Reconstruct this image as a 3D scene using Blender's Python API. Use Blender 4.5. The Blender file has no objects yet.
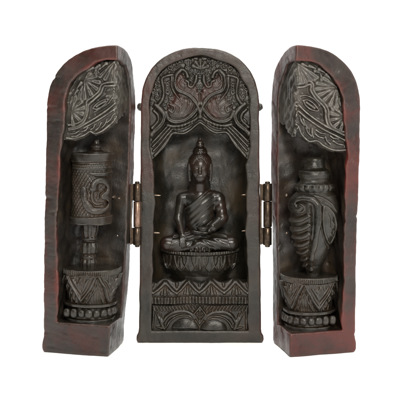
import bpy, math
import numpy as np

# ------------------------------------------------------------------ camera, light, exposure
S = 0.0005                      # one design unit (du) = 0.5 mm
D = 1076.0                      # camera distance from the shrine's front plane (du)
EYE = 241.0                     # camera height (du)
scene = bpy.context.scene
COL = scene.collection

cam_data = bpy.data.cameras.new("camera")
cam = bpy.data.objects.new("camera", cam_data)
COL.objects.link(cam)
cam.location = (0.0, -D * S, EYE * S)
cam.rotation_euler = (math.radians(90), 0, 0)
cam_data.sensor_width = 36.0
cam_data.lens = 36.0 * D / 400.0
cam_data.shift_y = -98.0 / 400.0
cam_data.clip_start = 0.01
cam_data.clip_end = 50.0
scene.camera = cam

world = bpy.data.worlds.new("World")
scene.world = world
world.use_nodes = True
bg = world.node_tree.nodes["Background"]
bg.inputs[0].default_value = (1.0, 0.965, 0.90, 1)
bg.inputs[1].default_value = 0.10

scene.view_settings.view_transform = 'Standard'
scene.view_settings.look = 'None'
scene.view_settings.exposure = 0.0
scene.view_settings.gamma = 1.0


def area(name, loc, target, sx, sy, power, color=(1, 1, 1)):
    d = bpy.data.lights.new(name, 'AREA')
    d.shape = 'RECTANGLE'
    d.size, d.size_y = sx, sy
    d.energy = power
    d.color = color
    o = bpy.data.objects.new(name, d)
    COL.objects.link(o)
    o.location = loc
    v = [target[i] - loc[i] for i in range(3)]
    from mathutils import Vector
    o.rotation_euler = Vector(v).to_track_quat('-Z', 'Y').to_euler()
    return o


area("softbox_overhead", (0.0, -0.12, 0.80), (0, 0.0, 0.0), 0.9, 0.45, 10.5, (1, 0.98, 0.94))
area("softbox_front", (0.10, -0.72, 0.40), (0, 0, 0.08), 0.19, 0.16, 6.4, (1, 0.955, 0.875))
area("softbox_side", (0.70, -0.25, 0.30), (0, 0, 0.07), 0.3, 0.5, 2.2, (1, 0.985, 0.96))
area("backdrop_lamp", (0, 0.42, 0.95), (0, 0.95, 0.05), 1.4, 0.3, 17.0)

# ------------------------------------------------------------------ materials


def new_mat(name):
    m = bpy.data.materials.new(name)
    m.use_nodes = True
    nt = m.node_tree
    return m, nt, nt.nodes["Principled BSDF"]


def N(nt, t, **kw):
    n = nt.nodes.new(t)
    for k, v in kw.items():
        setattr(n, k, v)
    return n


def noise(nt, vec, scale, detail=4, rough=0.55):
    n = N(nt, 'ShaderNodeTexNoise')
    n.inputs['Scale'].default_value = scale
    n.inputs['Detail'].default_value = detail
    n.inputs['Roughness'].default_value = rough
    nt.links.new(vec, n.inputs['Vector'])
    return n.outputs['Fac']


def ramp(nt, fac, lo, hi, v0=0.0, v1=1.0):
    n = N(nt, 'ShaderNodeMapRange')
    n.interpolation_type = 'SMOOTHSTEP'
    nt.links.new(fac, n.inputs['Value'])
    n.inputs['From Min'].default_value = lo
    n.inputs['From Max'].default_value = hi
    n.inputs['To Min'].default_value = v0
    n.inputs['To Max'].default_value = v1
    return n.outputs['Result']


def mth(nt, op, a, b, clamp=False):
    n = N(nt, 'ShaderNodeMath', operation=op)
    n.use_clamp = clamp
    for i, x in enumerate((a, b)):
        if isinstance(x, (int, float)):
            n.inputs[i].default_value = x
        else:
            nt.links.new(x, n.inputs[i])
    return n.outputs[0]


def mix(nt, fac, a, b):
    n = N(nt, 'ShaderNodeMix', data_type='RGBA')
    if isinstance(fac, (int, float)):
        n.inputs[0].default_value = fac
    else:
        nt.links.new(fac, n.inputs[0])
    for i, x in ((6, a), (7, b)):
        if isinstance(x, tuple):
            n.inputs[i].default_value = (*x, 1)
        else:
            nt.links.new(x, n.inputs[i])
    return n.outputs[2]


def resin(name, dark=(0.020, 0.0165, 0.0125), light=(0.036, 0.030, 0.024), red=(0.085, 0.016, 0.014),
          red_amt=0.15, wear_amt=1.0, dust=(0.05, 0.032, 0.015), dust_amt=0.5,
          rub_hilite=(0.075, 0.068, 0.058), rub_hilite_amt=0.4, rough=(0.34, 0.54), bump=0.45):
    m, nt, p = new_mat(name)
    pos = N(nt, 'ShaderNodeNewGeometry').outputs['Position']
    a_w = N(nt, 'ShaderNodeAttribute', attribute_name='wear').outputs['Fac']
    a_r = N(nt, 'ShaderNodeAttribute', attribute_name='ridge').outputs['Fac']
    a_c = N(nt, 'ShaderNodeAttribute', attribute_name='cavity').outputs['Fac']
    n1 = noise(nt, pos, 90, 5)
    n2 = noise(nt, pos, 38, 6, 0.62)
    n3 = noise(nt, pos, 420, 5, 0.65)
    n4 = noise(nt, pos, 1500, 4, 0.7)
    a_i = N(nt, 'ShaderNodeAttribute', attribute_name='inside').outputs['Fac']
    c = mix(nt, ramp(nt, n1, 0.35, 0.68), dark, light)
    c = mix(nt, ramp(nt, n4, 0.60, 0.78, 0.0, 0.45), c, rub_hilite)          # fine dusty specks
    # reddish under-colour, blotchy, strongest where the dark finish is worn thin
    rf = mth(nt, 'MULTIPLY', ramp(nt, n2, 0.42, 0.62), red_amt)
    rf = mth(nt, 'MULTIPLY', rf, mth(nt, 'SUBTRACT', 1.0, mth(nt, 'MULTIPLY', a_i, 0.9)))
    wf = mth(nt, 'MULTIPLY', a_w, wear_amt)
    wf = mth(nt, 'MULTIPLY', wf, ramp(nt, n3, 0.25, 0.62, 0.35, 1.0))
    wf = mth(nt, 'MULTIPLY', wf, ramp(nt, n2, 0.36, 0.60, 0.22, 1.0))
    rf = mth(nt, 'ADD', rf, wf, True)
    c = mix(nt, rf, c, red)
    # brown wax and dust settled in the niches
    bf = mth(nt, 'MULTIPLY', a_i, ramp(nt, n1, 0.46, 0.72, 0.0, 0.55))
    c = mix(nt, bf, c, (0.036, 0.0225, 0.009))
    # brown wax left in the carving, and pale rub with highlights painted into the colour, on the high spots
    df = mth(nt, 'MULTIPLY', a_c, mth(nt, 'MULTIPLY', ramp(nt, n2, 0.35, 0.7, 0.25, 1.0), dust_amt), True)
    c = mix(nt, df, c, dust)
    uf = mth(nt, 'MULTIPLY', a_r, mth(nt, 'MULTIPLY', ramp(nt, n3, 0.3, 0.65, 0.3, 1.0), rub_hilite_amt), True)
    c = mix(nt, uf, c, rub_hilite)
    nt.links.new(c, p.inputs['Base Color'])
    rg = ramp(nt, mth(nt, 'ADD', mth(nt, 'MULTIPLY', n3, 0.5), mth(nt, 'MULTIPLY', n1, 0.5)), 0.35, 0.65, rough[0], rough[1])
    nt.links.new(rg, p.inputs['Roughness'])
    p.inputs['Specular IOR Level'].default_value = 0.38
    b = N(nt, 'ShaderNodeBump')
    b.inputs['Strength'].default_value = bump
    b.inputs['Distance'].default_value = 0.0006
    hh = mth(nt, 'ADD', mth(nt, 'MULTIPLY', n3, 0.8), mth(nt, 'MULTIPLY', n4, 0.35))
    nt.links.new(hh, b.inputs['Height'])
    nt.links.new(b.outputs[0], p.inputs['Normal'])
    return m


M_PANEL = resin('dark_resin_center', dark=(0.0085, 0.0078, 0.0056), light=(0.020, 0.0175, 0.013), red=(0.050, 0.0075, 0.005), red_amt=0.14,
                rub_hilite=(0.085, 0.07, 0.055), rub_hilite_amt=0.5, rough=(0.26, 0.46))
M_WINGL = resin('dark_resin_wing', dark=(0.010, 0.0088, 0.0072), light=(0.019, 0.0162, 0.0138), red=(0.070, 0.0105, 0.0072), red_amt=0.26,
                rub_hilite=(0.10, 0.06, 0.045), rub_hilite_amt=0.5, rough=(0.27, 0.47))
M_WINGR = resin('red_brown_resin_wing', dark=(0.0095, 0.0075, 0.006), light=(0.018, 0.0138, 0.0112), red=(0.062, 0.0088, 0.0062), red_amt=0.5,
                rub_hilite=(0.10, 0.05, 0.036), rub_hilite_amt=0.5, rough=(0.27, 0.47))
M_CANOPY = resin('grey_rubbed_hilite_resin', dark=(0.016, 0.0146, 0.0116), light=(0.044, 0.040, 0.033), red_amt=0.05,
                 wear_amt=0.0, dust_amt=0.10, rub_hilite=(0.26, 0.245, 0.22), rub_hilite_amt=0.95, rough=(0.22, 0.40))
M_CCANOPY = resin('brown_rubbed_hilite_resin', dark=(0.0085, 0.0075, 0.0054), light=(0.020, 0.017, 0.0125), red_amt=0.05,
                  wear_amt=0.62, red=(0.042, 0.0055, 0.0036), dust_amt=0.15, rub_hilite=(0.14, 0.129, 0.112), rub_hilite_amt=0.9, rough=(0.22, 0.40))
M_CARVE = resin('olive_black_resin', dark=(0.0075, 0.0067, 0.0046), light=(0.017, 0.0148, 0.0105), red_amt=0.05,
                rough=(0.20, 0.38), dust=(0.085, 0.044, 0.015), dust_amt=0.95, rub_hilite=(0.115, 0.104, 0.088), rub_hilite_amt=0.8)
M_FIGURE = resin('black_polished_resin', dark=(0.0065, 0.0056, 0.0038), light=(0.014, 0.0118, 0.0082), red_amt=0.10,
                 rough=(0.20, 0.38), dust=(0.035, 0.019, 0.008), dust_amt=0.5, rub_hilite=(0.07, 0.062, 0.05), rub_hilite_amt=0.7, bump=0.22)


def metal(name, base, dark, rough=0.35):
    m, nt, p = new_mat(name)
    pos = N(nt, 'ShaderNodeNewGeometry').outputs['Position']
    n = noise(nt, pos, 500, 5)
    nt.links.new(mix(nt, ramp(nt, n, 0.35, 0.65), dark, base), p.inputs['Base Color'])
    p.inputs['Metallic'].default_value = 0.9
    nt.links.new(ramp(nt, n, 0.3, 0.7, rough + 0.15, rough - 0.05), p.inputs['Roughness'])
    b = N(nt, 'ShaderNodeBump')
    b.inputs['Strength'].default_value = 0.25
    b.inputs['Distance'].default_value = 0.0003
    nt.links.new(n, b.inputs['Height'])
    nt.links.new(b.outputs[0], p.inputs['Normal'])
    return m


M_BRONZE = metal('tarnished_bronze', (0.075, 0.053, 0.036), (0.036, 0.026, 0.019))
M_COPPER = metal('worn_copper', (0.24, 0.155, 0.115), (0.13, 0.085, 0.062), 0.36)
M_NAIL = metal('steel_nail', (0.30, 0.235, 0.185), (0.10, 0.072, 0.052), 0.36)

m, nt, p = new_mat('white_paper')
pos = N(nt, 'ShaderNodeNewGeometry').outputs['Position']
nt.links.new(mix(nt, noise(nt, pos, 6, 2), (0.88, 0.88, 0.875), (0.9, 0.9, 0.895)), p.inputs['Base Color'])
p.inputs['Roughness'].default_value = 0.5
p.inputs['Specular IOR Level'].default_value = 0.3
M_PAPER = m

# ------------------------------------------------------------------ modelling helpers
ARR = np.float32


def lin(a, b, h):
    n = int(math.ceil((b - a) / h)) + 1
    return (a + h * np.arange(n)).astype(ARR)


def smax(a, b, k):
    h = np.maximum(k - np.abs(a - b), 0) / k
    return np.maximum(a, b) + h * h * k * 0.25


def smin(a, b, k):
    return -smax(-a, -b, k)


def lump(x, y, z, wl, amp, seed):
    r = np.random.RandomState(seed)
    out = 0
    for i in range(4):
        v = r.normal(size=3)
        v *= 2 * math.pi / (wl * (0.7 + 0.6 * r.rand())) / np.linalg.norm(v)
        out = out + np.sin(v[0] * x + r.rand() * 6.28 + v[1] * y + v[2] * z)
    return (out * (amp / 2.0)).astype(ARR)


def surface_nets(V, o, h):
    """naive surface nets: grid values -> vertices and quads (inside is V<0)"""
    s = V < 0
    nx, ny, nz = V.shape
    cnt = np.zeros((nx - 1, ny - 1, nz - 1), np.int8)
    for i in (0, 1):
        for j in (0, 1):
            for k in (0, 1):
                cnt += s[i:nx - 1 + i, j:ny - 1 + j, k:nz - 1 + k]
    act = np.argwhere((cnt > 0) & (cnt < 8)).astype(np.int32)
    idx = np.full(cnt.shape, -1, np.int32)
    idx[act[:, 0], act[:, 1], act[:, 2]] = np.arange(len(act), dtype=np.int32)
    cor = {}
    for i in (0, 1):
        for j in (0, 1):
            for k in (0, 1):
                cor[i, j, k] = V[act[:, 0] + i, act[:, 1] + j, act[:, 2] + k]
    acc = np.zeros((len(act), 3), np.float64)
    n = np.zeros(len(act))
    for ax in range(3):
        for c0 in cor:
            if c0[ax]:
                continue
            c1 = list(c0)
            c1[ax] = 1
            a, b = cor[c0], cor[tuple(c1)]
            m = (a < 0) != (b < 0)
            t = np.where(m, a / np.where(m, a - b, 1), 0)
            for d in range(3):
                acc[:, d] += np.where(m, (t if d == ax else c0[d]), 0)
            n += m
    P = (act + acc / n[:, None]) * h + np.array(o)
    # outward normals from the field
    g = np.stack([sum((1 if c[d] else -1) * cor[c] for c in cor) for d in range(3)], 1)
    g /= np.maximum(np.linalg.norm(g, axis=1, keepdims=True), 1e-9)
    quads = []
    for ax in range(3):
        u, v = [(1, 2), (2, 0), (0, 1)][ax]
        sl0 = [slice(None)] * 3
        sl1 = [slice(None)] * 3
        sl0[ax] = slice(0, -1)
        sl1[ax] = slice(1, None)
        ch = s[tuple(sl0)] != s[tuple(sl1)]
        e = np.argwhere(ch)
        e = e[(e[:, u] > 0) & (e[:, v] > 0) & (e[:, u] < V.shape[u] - 1) & (e[:, v] < V.shape[v] - 1)]
        ins = s[e[:, 0], e[:, 1], e[:, 2]]

        def cell(du, dv):
            q = e.copy()
            q[:, u] -= du
            q[:, v] -= dv
            return idx[q[:, 0], q[:, 1], q[:, 2]]
        q = np.stack([cell(1, 1), cell(0, 1), cell(0, 0), cell(1, 0)], 1)
        q[~ins] = q[~ins][:, ::-1]
        quads.append(q)
    Q = np.concatenate(quads)
    return P, Q, g


def link_mesh(name, P, Q, mat, parent=None, attrs=None, label=None):
    """P in design units; the object's own origin sits at the middle of its base"""
    P = np.asarray(P, np.float64) * S
    lo, hi = P.min(0), P.max(0)
    org = np.array([(lo[0] + hi[0]) / 2, (lo[1] + hi[1]) / 2, lo[2]])
    me = bpy.data.meshes.new(name)
    Q = np.asarray(Q, np.int32)
    k = Q.shape[1]
    me.vertices.add(len(P))
    me.vertices.foreach_set('co', (P - org).astype(ARR).ravel())
    me.loops.add(Q.size)
    me.loops.foreach_set('vertex_index', Q.ravel())
    me.polygons.add(len(Q))
    me.polygons.foreach_set('loop_start', np.arange(0, Q.size, k, dtype=np.int32))
    me.update(calc_edges=True)
    me.polygons.foreach_set('use_smooth', np.ones(len(Q), bool))
    for a, v in (attrs or {}).items():
        at = me.attributes.new(a, 'FLOAT', 'POINT')
        at.data.foreach_set('value', np.asarray(v, ARR))
    me.materials.append(mat)
    o = bpy.data.objects.new(name, me)
    COL.objects.link(o)
    o['_org'] = [float(t) for t in org]
    if parent is not None:
        o.parent = parent
        po = np.array(parent.get('_org', (0, 0, 0)))
        o.location = org - po
    else:
        o.location = org
    if label:
        o['label'] = label
    return o


def curvature(P, Q, g, it):
    e = np.concatenate([Q[:, [0, 1]], Q[:, [1, 2]], Q[:, [2, 3]], Q[:, [3, 0]]])
    i, j = e[:, 0], e[:, 1]
    n = len(P)
    deg = np.bincount(i, minlength=n) + np.bincount(j, minlength=n)
    X = P.copy()
    for _ in range(it):
        Y = np.stack([np.bincount(i, X[j, d], n) + np.bincount(j, X[i, d], n) for d in range(3)], 1)
        X = 0.3 * X + 0.7 * Y / np.maximum(deg, 1)[:, None]
    return ((X - P) * g).sum(1)


def sdf_mesh(name, fn, bounds, h, mat, parent=None, warp=None, wear=None, curv=12, ck=2.2, label=None, inside=None):
    (x0, x1), (y0, y1), (z0, z1) = bounds
    x = lin(x0, x1, h)[:, None, None]
    y = lin(y0, y1, h)[None, :, None]
    z = lin(z0, z1, h)[None, None, :]
    V = np.broadcast_to(fn(x, y, z), (x.size, y.size, z.size)).astype(ARR)
    V = V.copy()
    V[0] = V[-1] = 1
    V[:, 0] = V[:, -1] = 1
    V[:, :, 0] = V[:, :, -1] = 1
    P, Q, g = surface_nets(V, (x0, y0, z0), h)
    attrs = {}
    c = curvature(P, Q, g, curv)
    attrs['ridge'] = np.clip(-c * ck - 0.08, 0, 1)
    attrs['cavity'] = np.clip(c * ck - 0.05, 0, 1)
    attrs['wear'] = np.clip(wear(P), 0, 1) if wear else np.zeros(len(P))
    attrs['inside'] = np.clip(inside(P), 0, 1) if inside else np.zeros(len(P))
    if warp:
        W = warp(P)
        # keep faces outward when the mapping mirrors
        t = np.array([[0, 0, 100], [1, 0, 100], [0, 1, 100]], float)
        w = warp(t)
        det = (w[1, 0] - w[0, 0]) * (w[2, 1] - w[0, 1]) - (w[2, 0] - w[0, 0]) * (w[1, 1] - w[0, 1])
        if det < 0:
            Q = Q[:, ::-1]
        P = W
    return link_mesh(name, P, Q, mat, parent, attrs, label)


def spline(pts, step=0.5, closed=False):
    p = np.array(pts, float)
    if closed:
        p = np.vstack([p[-1], p, p[0], p[1]])
    else:
        p = np.vstack([2 * p[0] - p[1], p, 2 * p[-1] - p[-2]])
    out = []
    for i in range(1, len(p) - 2):
        a, b, c, d = p[i - 1:i + 3]
        n = max(2, int(np.linalg.norm(c - b) / step))
        t = np.linspace(0, 1, n, endpoint=False)[:, None]
        out.append(0.5 * (2 * b + (c - a) * t + (2 * a - 5 * b + 4 * c - d) * t * t + (3 * b - a - 3 * c + d) * t ** 3))
    out.append(p[-2][None])
    return np.vstack(out)


class Relief:
    """a carved pattern: heights (du) over a 2-D chart of a panel"""

    def __init__(self, x0, y0, x1, y1, r=0.25):
        self.x0, self.y0, self.r = x0, y0, r
        self.nx, self.ny = int((x1 - x0) / r), int((y1 - y0) / r)
        self.H = np.zeros((self.nx, self.ny))
        self.G = np.zeros((self.nx, self.ny))
        self.X = (x0 + r * np.arange(self.nx))[:, None] * np.ones((1, self.ny))
        self.Y = (y0 + r * np.arange(self.ny))[None, :] * np.ones((self.nx, 1))

    def _stroke(self, T, pts, w, h, w1, prof, smooth, closed, sign):
        P = spline(pts, 0.4, closed) if smooth else self._poly(pts, closed)
        n = len(P)
        rs = np.random.RandomState(int(abs(P[0, 0] * 131 + P[-1, 1] * 17)) % 100000)
        kn = rs.normal(size=max(3, n // 16 + 3))
        var = 1 + 0.10 * np.clip(np.interp(np.arange(n), np.linspace(0, n, len(kn)), kn), -1.6, 1.6)
        for k, q in enumerate(P):
            t = k / max(1, n - 1)
            ww = (w + (w1 - w) * t if w1 is not None else w) * var[k]
            i0 = int((q[0] - ww - self.x0) / self.r)
            i1 = int((q[0] + ww - self.x0) / self.r) + 2
            j0 = int((q[1] - ww - self.y0) / self.r)
            j1 = int((q[1] + ww - self.y0) / self.r) + 2
            i0, j0 = max(i0, 0), max(j0, 0)
            i1, j1 = min(i1, self.nx), min(j1, self.ny)
            if i1 <= i0 or j1 <= j0:
                continue
            d = np.hypot(self.X[i0:i1, j0:j1] - q[0], self.Y[i0:i1, j0:j1] - q[1]) / ww
            d = np.minimum(d, 1)
            v = np.sqrt(1 - d * d) if prof == 'dome' else 0.5 + 0.5 * np.cos(math.pi * d)
            if w1 is not None:
                v = v * min(1.0, ww / max(w, w1) + 0.35)
            T[i0:i1, j0:j1] = np.maximum(T[i0:i1, j0:j1], v * h * (0.55 + 0.45 * var[k]))

    def _poly(self, pts, closed):
        p = [np.array(q, float) for q in pts]
        if closed:
            p.append(p[0])
        o = []
        for a, b in zip(p[:-1], p[1:]):
            n = max(2, int(np.linalg.norm(b - a) / 0.4))
            for t in np.linspace(0, 1, n, endpoint=False):
                o.append(a + (b - a) * t)
        o.append(p[-1])
        return np.array(o)

    def ridge(self, pts, w=1.5, h=1.5, w1=None, prof='dome', smooth=True, closed=False):
        self._stroke(self.H, pts, w, h, w1, prof, smooth, closed, 1)

    def groove(self, pts, w=0.9, d=1.0, w1=None, smooth=True, closed=False):
        self._stroke(self.G, pts, w, d, w1, 'cos', smooth, closed, -1)

    def fan(self, apex, tips, w0=0.6, w1=2.6, h=1.6):
        for t in tips:
            t = (apex[0] + (t[0] - apex[0]) * 1.1, apex[1] + (t[1] - apex[1]) * 1.1)
            self.ridge([apex, t], w0, h, w1 * 1.22, smooth=False)
            m = ((apex[0] + t[0] * 2) / 3, (apex[1] + t[1] * 2) / 3)
            self.groove([m, t], 0.55, 0.7, smooth=False)

    def fill(self, pts, h, bevel=2.0, smooth=True):
        P = spline(pts, 1.0, True) if smooth else self._poly(pts, True)
        ins = np.zeros_like(self.H, bool)
        dist = np.full_like(self.H, 1e9)
        m = len(P)
        for k in range(m):
            a, b = P[k - 1], P[k]
            dist = np.minimum(dist, (self.X - a[0]) ** 2 + (self.Y - a[1]) ** 2)
            c = (a[1] > self.Y) != (b[1] > self.Y)
            if abs(b[1] - a[1]) > 1e-9:
                ins ^= c & (self.X < (b[0] - a[0]) * (self.Y - a[1]) / (b[1] - a[1]) + a[0])
        t = np.clip(np.sqrt(dist) / bevel, 0, 1)
        t = t * (2 - t)
        self.H = np.maximum(self.H, np.where(ins, h * t, 0))
        return ins

    def bump(self, cx, cy, rx, ry, h, ymax=1e9):
        k = 1 - ((self.X - cx) / rx) ** 2 - ((self.Y - cy) / ry) ** 2
        self.H = np.maximum(self.H, np.where(self.Y < ymax, h * np.sqrt(np.clip(k, 0, 1)), 0))

    def mirror(self, c):
        i = np.round((2 * c - self.X[:, 0] - self.x0) / self.r).astype(int)
        ok = (i >= 0) & (i < self.nx)
        i = np.clip(i, 0, self.nx - 1)
        for nm in ('H', 'G'):
            T = getattr(self, nm)
            setattr(self, nm, np.maximum(T, T[i] * ok[:, None]))

    def field(self):
        T = (self.H - self.G)
        # one light blur: cast, not cut
        for _ in range(2):
            T[1:-1] = (T[:-2] + 2 * T[1:-1] + T[2:]) / 4
            T[:, 1:-1] = (T[:, :-2] + 2 * T[:, 1:-1] + T[:, 2:]) / 4
        return T.astype(ARR)

    def sampler(self, arr=None):
        T = self.field() if arr is None else arr.astype(ARR)

        def f(px, py):
            px, py = np.broadcast_arrays(px, py)
            u = np.clip((px - self.x0) / self.r, 0, self.nx - 1.001)
            v = np.clip((py - self.y0) / self.r, 0, self.ny - 1.001)
            i, j = u.astype(int), v.astype(int)
            a, b = u - i, v - j
            return (T[i, j] * (1 - a) * (1 - b) + T[i + 1, j] * a * (1 - b) + T[i, j + 1] * (1 - a) * b + T[i + 1, j + 1] * a * b).astype(ARR)
        return f


def bullet(r, z, R, z0, top, e=2.3):
    """signed-ish distance to a round-nosed profile: straight to z0, domed to top (r may be an array)"""
    hgt = top - z0
    q = (np.maximum(z - z0, 0) / hgt)
    rr = np.abs(r) / R
    k = (rr ** e + q ** e) ** (1 / e)
    return (k - 1) * np.minimum(R, hgt)


# ------------------------------------------------------------------ the shrine
shrine = bpy.data.objects.new('travel_shrine', None)
COL.objects.link(shrine)
shrine.empty_display_size = 0.02
shrine['label'] = 'dark carved folding shrine standing open in three arched leaves on white paper'
shrine['category'] = 'shrine'

# ---- centre leaf (front plane y = 0) ----


def c_radius(z):
    r = np.interp(z, [0, 3, 7, 10, 14, 100, 240, 300], [62.6, 63.6, 63.4, 61.9, 61.4, 60.4, 59.3, 59.3]).astype(ARR)
    return r


def c_halfwidth(z):
    return np.interp(z, [0, 50, 90, 178, 196, 300], [48.5, 48.2, 46.5, 46.0, 50.3, 50.3]).astype(ARR)


def center_fn(x, y, z):
    R = c_radius(z)
    r = np.hypot(x, np.maximum(y, 0) * 0.97)
    out = bullet(r, z, R, 236.0, 295.5)
    out = smax(out, -y + lump(x, y, z, 60, 0.35, 1), 2.2)
    out = smax(out, -z, 2.0)
    W = c_halfwidth(z)
    rho = ((np.abs(x) / W) ** 5 + (np.abs(y) / 44.0) ** 5) ** 0.2
    q = np.maximum(z - 233, 0) / (286.5 - 233)
    k = (rho ** 2.3 + q ** 2.3) ** (1 / 2.3)
    nic = (k - 1) * 46 + lump(x, y, z, 36, 0.7, 31) + lump(x, y, z, 14, 0.25, 32)
    nic = smax(nic, bullet(r, z, R - 4.5, 236.0, 291.0) - 0 * x, 2.0)        # keep the back wall closed
    nic = smax(nic, 12.0 - z, 1.5)
    f = smax(out, -nic, 1.6)
    return f + lump(x, y, z, 24, 0.16, 2) + lump(x, y, z, 9, 0.07, 3)


def center_wear(P):
    x, y, z = P.T
    r = np.abs(x)
    edge = np.exp(-((r - c_radius(z)) / 2.0) ** 2) * np.exp(-(y / 6.0) ** 2) * 0.6
    left = np.where((x < 0) & (z > 150), 0.35, 0.0) * np.exp(-(y / 3.0) ** 2) * (r > 46)
    top = 0.35 * (z > 250) * np.exp(-(y / 3) ** 2)
    return edge + left * 0.9 + top * 0.5


center = sdf_mesh('center_panel', center_fn, ((-66, 66), (-3, 64), (-2, 298)), 0.75, M_PANEL, shrine,
                  wear=center_wear, inside=lambda P: (P[:, 1] > 2.5) * (np.abs(P[:, 0]) < 51.5), ck=1.2, label='arched middle leaf of the shrine')

# carved canopy of the centre leaf (chart: u = 200 + x, v = 343 - z)
R = Relief(146, 52, 254, 162)
rng = np.random.RandomState(4)
# belly and body of the mirrored dragon-birds
bel = R.fill([(175, 92), (184, 96), (191, 100), (196, 104.5), (192, 113), (185, 118.5), (176, 120.5), (168, 117.5), (165.5, 111), (168, 104), (172, 98)], 1.7, 5)
for q in ([(188, 101), (186, 109), (179, 115)], [(183, 99.5), (181, 106), (176, 111)], [(192, 104), (189, 112), (182, 117.5)]):
    R.ridge(q, 1.0, 2.3, 0.5)
for q in ([(186, 96), (191, 92), (193.5, 88.5)], [(190, 99), (194.5, 95), (196, 90.5)], [(183, 92), (186, 88.5), (185.5, 84)]):
    R.ridge(q, 0.9, 2.0, 0.5)
nek = R.fill([(180, 73), (176, 79), (177, 88), (183, 92), (190, 97), (196, 103), (200, 107), (200, 96), (197, 88), (194, 82), (190, 84), (186, 79)], 1.4, 3)
R.ridge([(181, 71), (176.5, 76), (175.5, 83), (178, 90), (184, 93), (190, 96.5), (195, 102.5), (199, 111), (200.5, 117)], 2.4, 3.8)
R.ridge([(199, 104), (195, 111), (190, 116), (183.5, 120.5), (175, 121.5), (168.5, 118.5), (165, 112)], 2.4, 3.6)
R.ridge([(200, 113), (196, 119), (189.5, 122.5), (182, 125.5), (174, 126), (168, 124.5)], 1.7, 2.6)
R.ridge([(196.5, 76), (196, 81), (193, 87), (189.5, 86.5), (188.8, 82.5), (186.5, 81)], 1.8, 3.2)
R.ridge([(178.5, 73), (182, 70.5), (186, 72.5), (188, 77)], 2.1, 3.4)
R.ridge([(183, 80), (180.5, 83), (183, 86.5), (187, 86)], 1.0, 2.0)
R.ridge([(169, 104), (173, 107), (171, 112), (167.5, 109.5)], 1.3, 2.6)
R.ridge([(174, 103), (179, 108), (177, 113), (173, 114)], 1.1, 2.2)
R.groove([(163.5, 115), (162, 122.5), (155, 129.5)], 0.7, 1.3)
R.groove([(195, 111), (190, 116), (183.5, 120.5), (175, 121.5), (168.5, 118.5)], 0.7, 1.3)
R.groove([(176, 82), (178.5, 90), (184, 93), (190, 96.5), (195, 102.5)], 0.7, 1.2)
for k in range(9):
    t = k / 8
    R.groove([(153 + 8 * t, 132 - 9 * t), (155.5 + 8.5 * t, 134.5 - 9 * t)], 0.5, 0.9, smooth=False)
# tall ribbons beside them
R.ridge([(172.5, 75.5), (166, 76.5), (162, 79), (164, 88), (163.5, 96), (159, 103), (155.5, 106.5)], 1.8, 2.8)
R.ridge([(172, 78), (172.5, 87), (176, 95), (181, 103)], 2.0, 2.6, 1.0)
R.groove([(174.5, 77), (174.5, 88), (179, 97)], 1.1, 1.4)
R.ridge([(155.5, 104.5), (160, 109), (163.5, 115), (161.5, 123.5), (155, 130), (151.5, 133.5)], 2.7, 3.8)
R.ridge([(153.5, 110), (157, 114), (157.5, 120), (152, 127)], 1.7, 2.6)
R.groove([(166, 121), (163, 127), (152, 138)], 1.0, 1.6)
# hanging drapery: folds toward the rim and a wavy hem
for a, b in (((169, 124.5), (152, 141.5)), ((170.5, 127.5), (152, 146)), ((172, 130.5), (152.5, 150.5)), ((172.5, 134), (153.5, 155.5))):
    R.ridge([a, ((a[0] + b[0]) / 2 - 0.6, (a[1] + b[1]) / 2 + 1.2), b], 1.25, 2.0)
R.ridge([(200, 122.5), (195, 126), (190, 130.5), (184, 133.4), (175, 132.8), (171.5, 136), (167, 142.5), (161, 150), (154, 156.5)], 1.3, 2.0)
R.ridge([(199, 118), (194, 122), (188, 126.5), (181, 129), (173, 129)], 1.0, 1.6)
for k in range(7):
    t = k / 6
    R.groove([(175 + 19 * t, 131.5 - 7 * t), (173.8 + 19.5 * t, 127.8 - 6.5 * t)], 0.6, 0.9, smooth=False)
# clouds and scrolls filling the ground
for (cx, cy, rad) in ((169.5, 68, 3), (177, 63.5, 2.6), (186, 62, 2.6), (193, 66, 2.5), (156.5, 80, 2.8), (154.5, 90, 2.6), (157.5, 97, 2.4),
                      (168, 84, 2.2), (168.5, 92, 2.4), (171, 99, 2), (160, 72, 2.4), (187, 68, 2.0)):
    a0 = rng.rand() * 6.28
    R.ridge([(cx + rad * (1 - t * 0.75) * math.cos(a0 + t * 6.5), cy + rad * (1 - t * 0.75) * math.sin(a0 + t * 6.5)) for t in np.linspace(0, 1, 9)], 0.8, 1.5)
for k in range(420):
    x, y = 151 + rng.rand() * 49, 58 + rng.rand() * 50
    R.ridge([(x, y), (x + rng.normal() * 1.0, y + rng.normal() * 1.0)], 0.5 + 0.5 * rng.rand(), 0.5 + 1.0 * rng.rand(), smooth=False)
R.fan((200, 69), [(200, 60), (196, 62), (193.6, 66)], 0.8, 1.7, 2.2)
R.mirror(200)
# the right side is a little different
R.ridge([(243, 118), (246.5, 122), (244, 128), (240, 124), (242, 120)], 0.9, 1.8)
R.ridge([(216, 70), (220, 76), (221, 80)], 1.2, 2.8)
can_s = R.sampler()
redmap = R.sampler(np.maximum(np.where(bel | nek, 1.0, 0.0), np.where(bel | nek, 1.0, 0.0)[np.clip(np.round((400 - R.X[:, 0] - R.x0) / R.r).astype(int), 0, R.nx - 1)]))
HEM_X = np.array([0, 4, 8, 15, 21, 26.3, 30, 36, 41, 45, 51])
HEM_Z = np.array([218.5, 214.5, 211, 207.3, 206.6, 208.2, 202.5, 195, 190, 185.3, 180])


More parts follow.
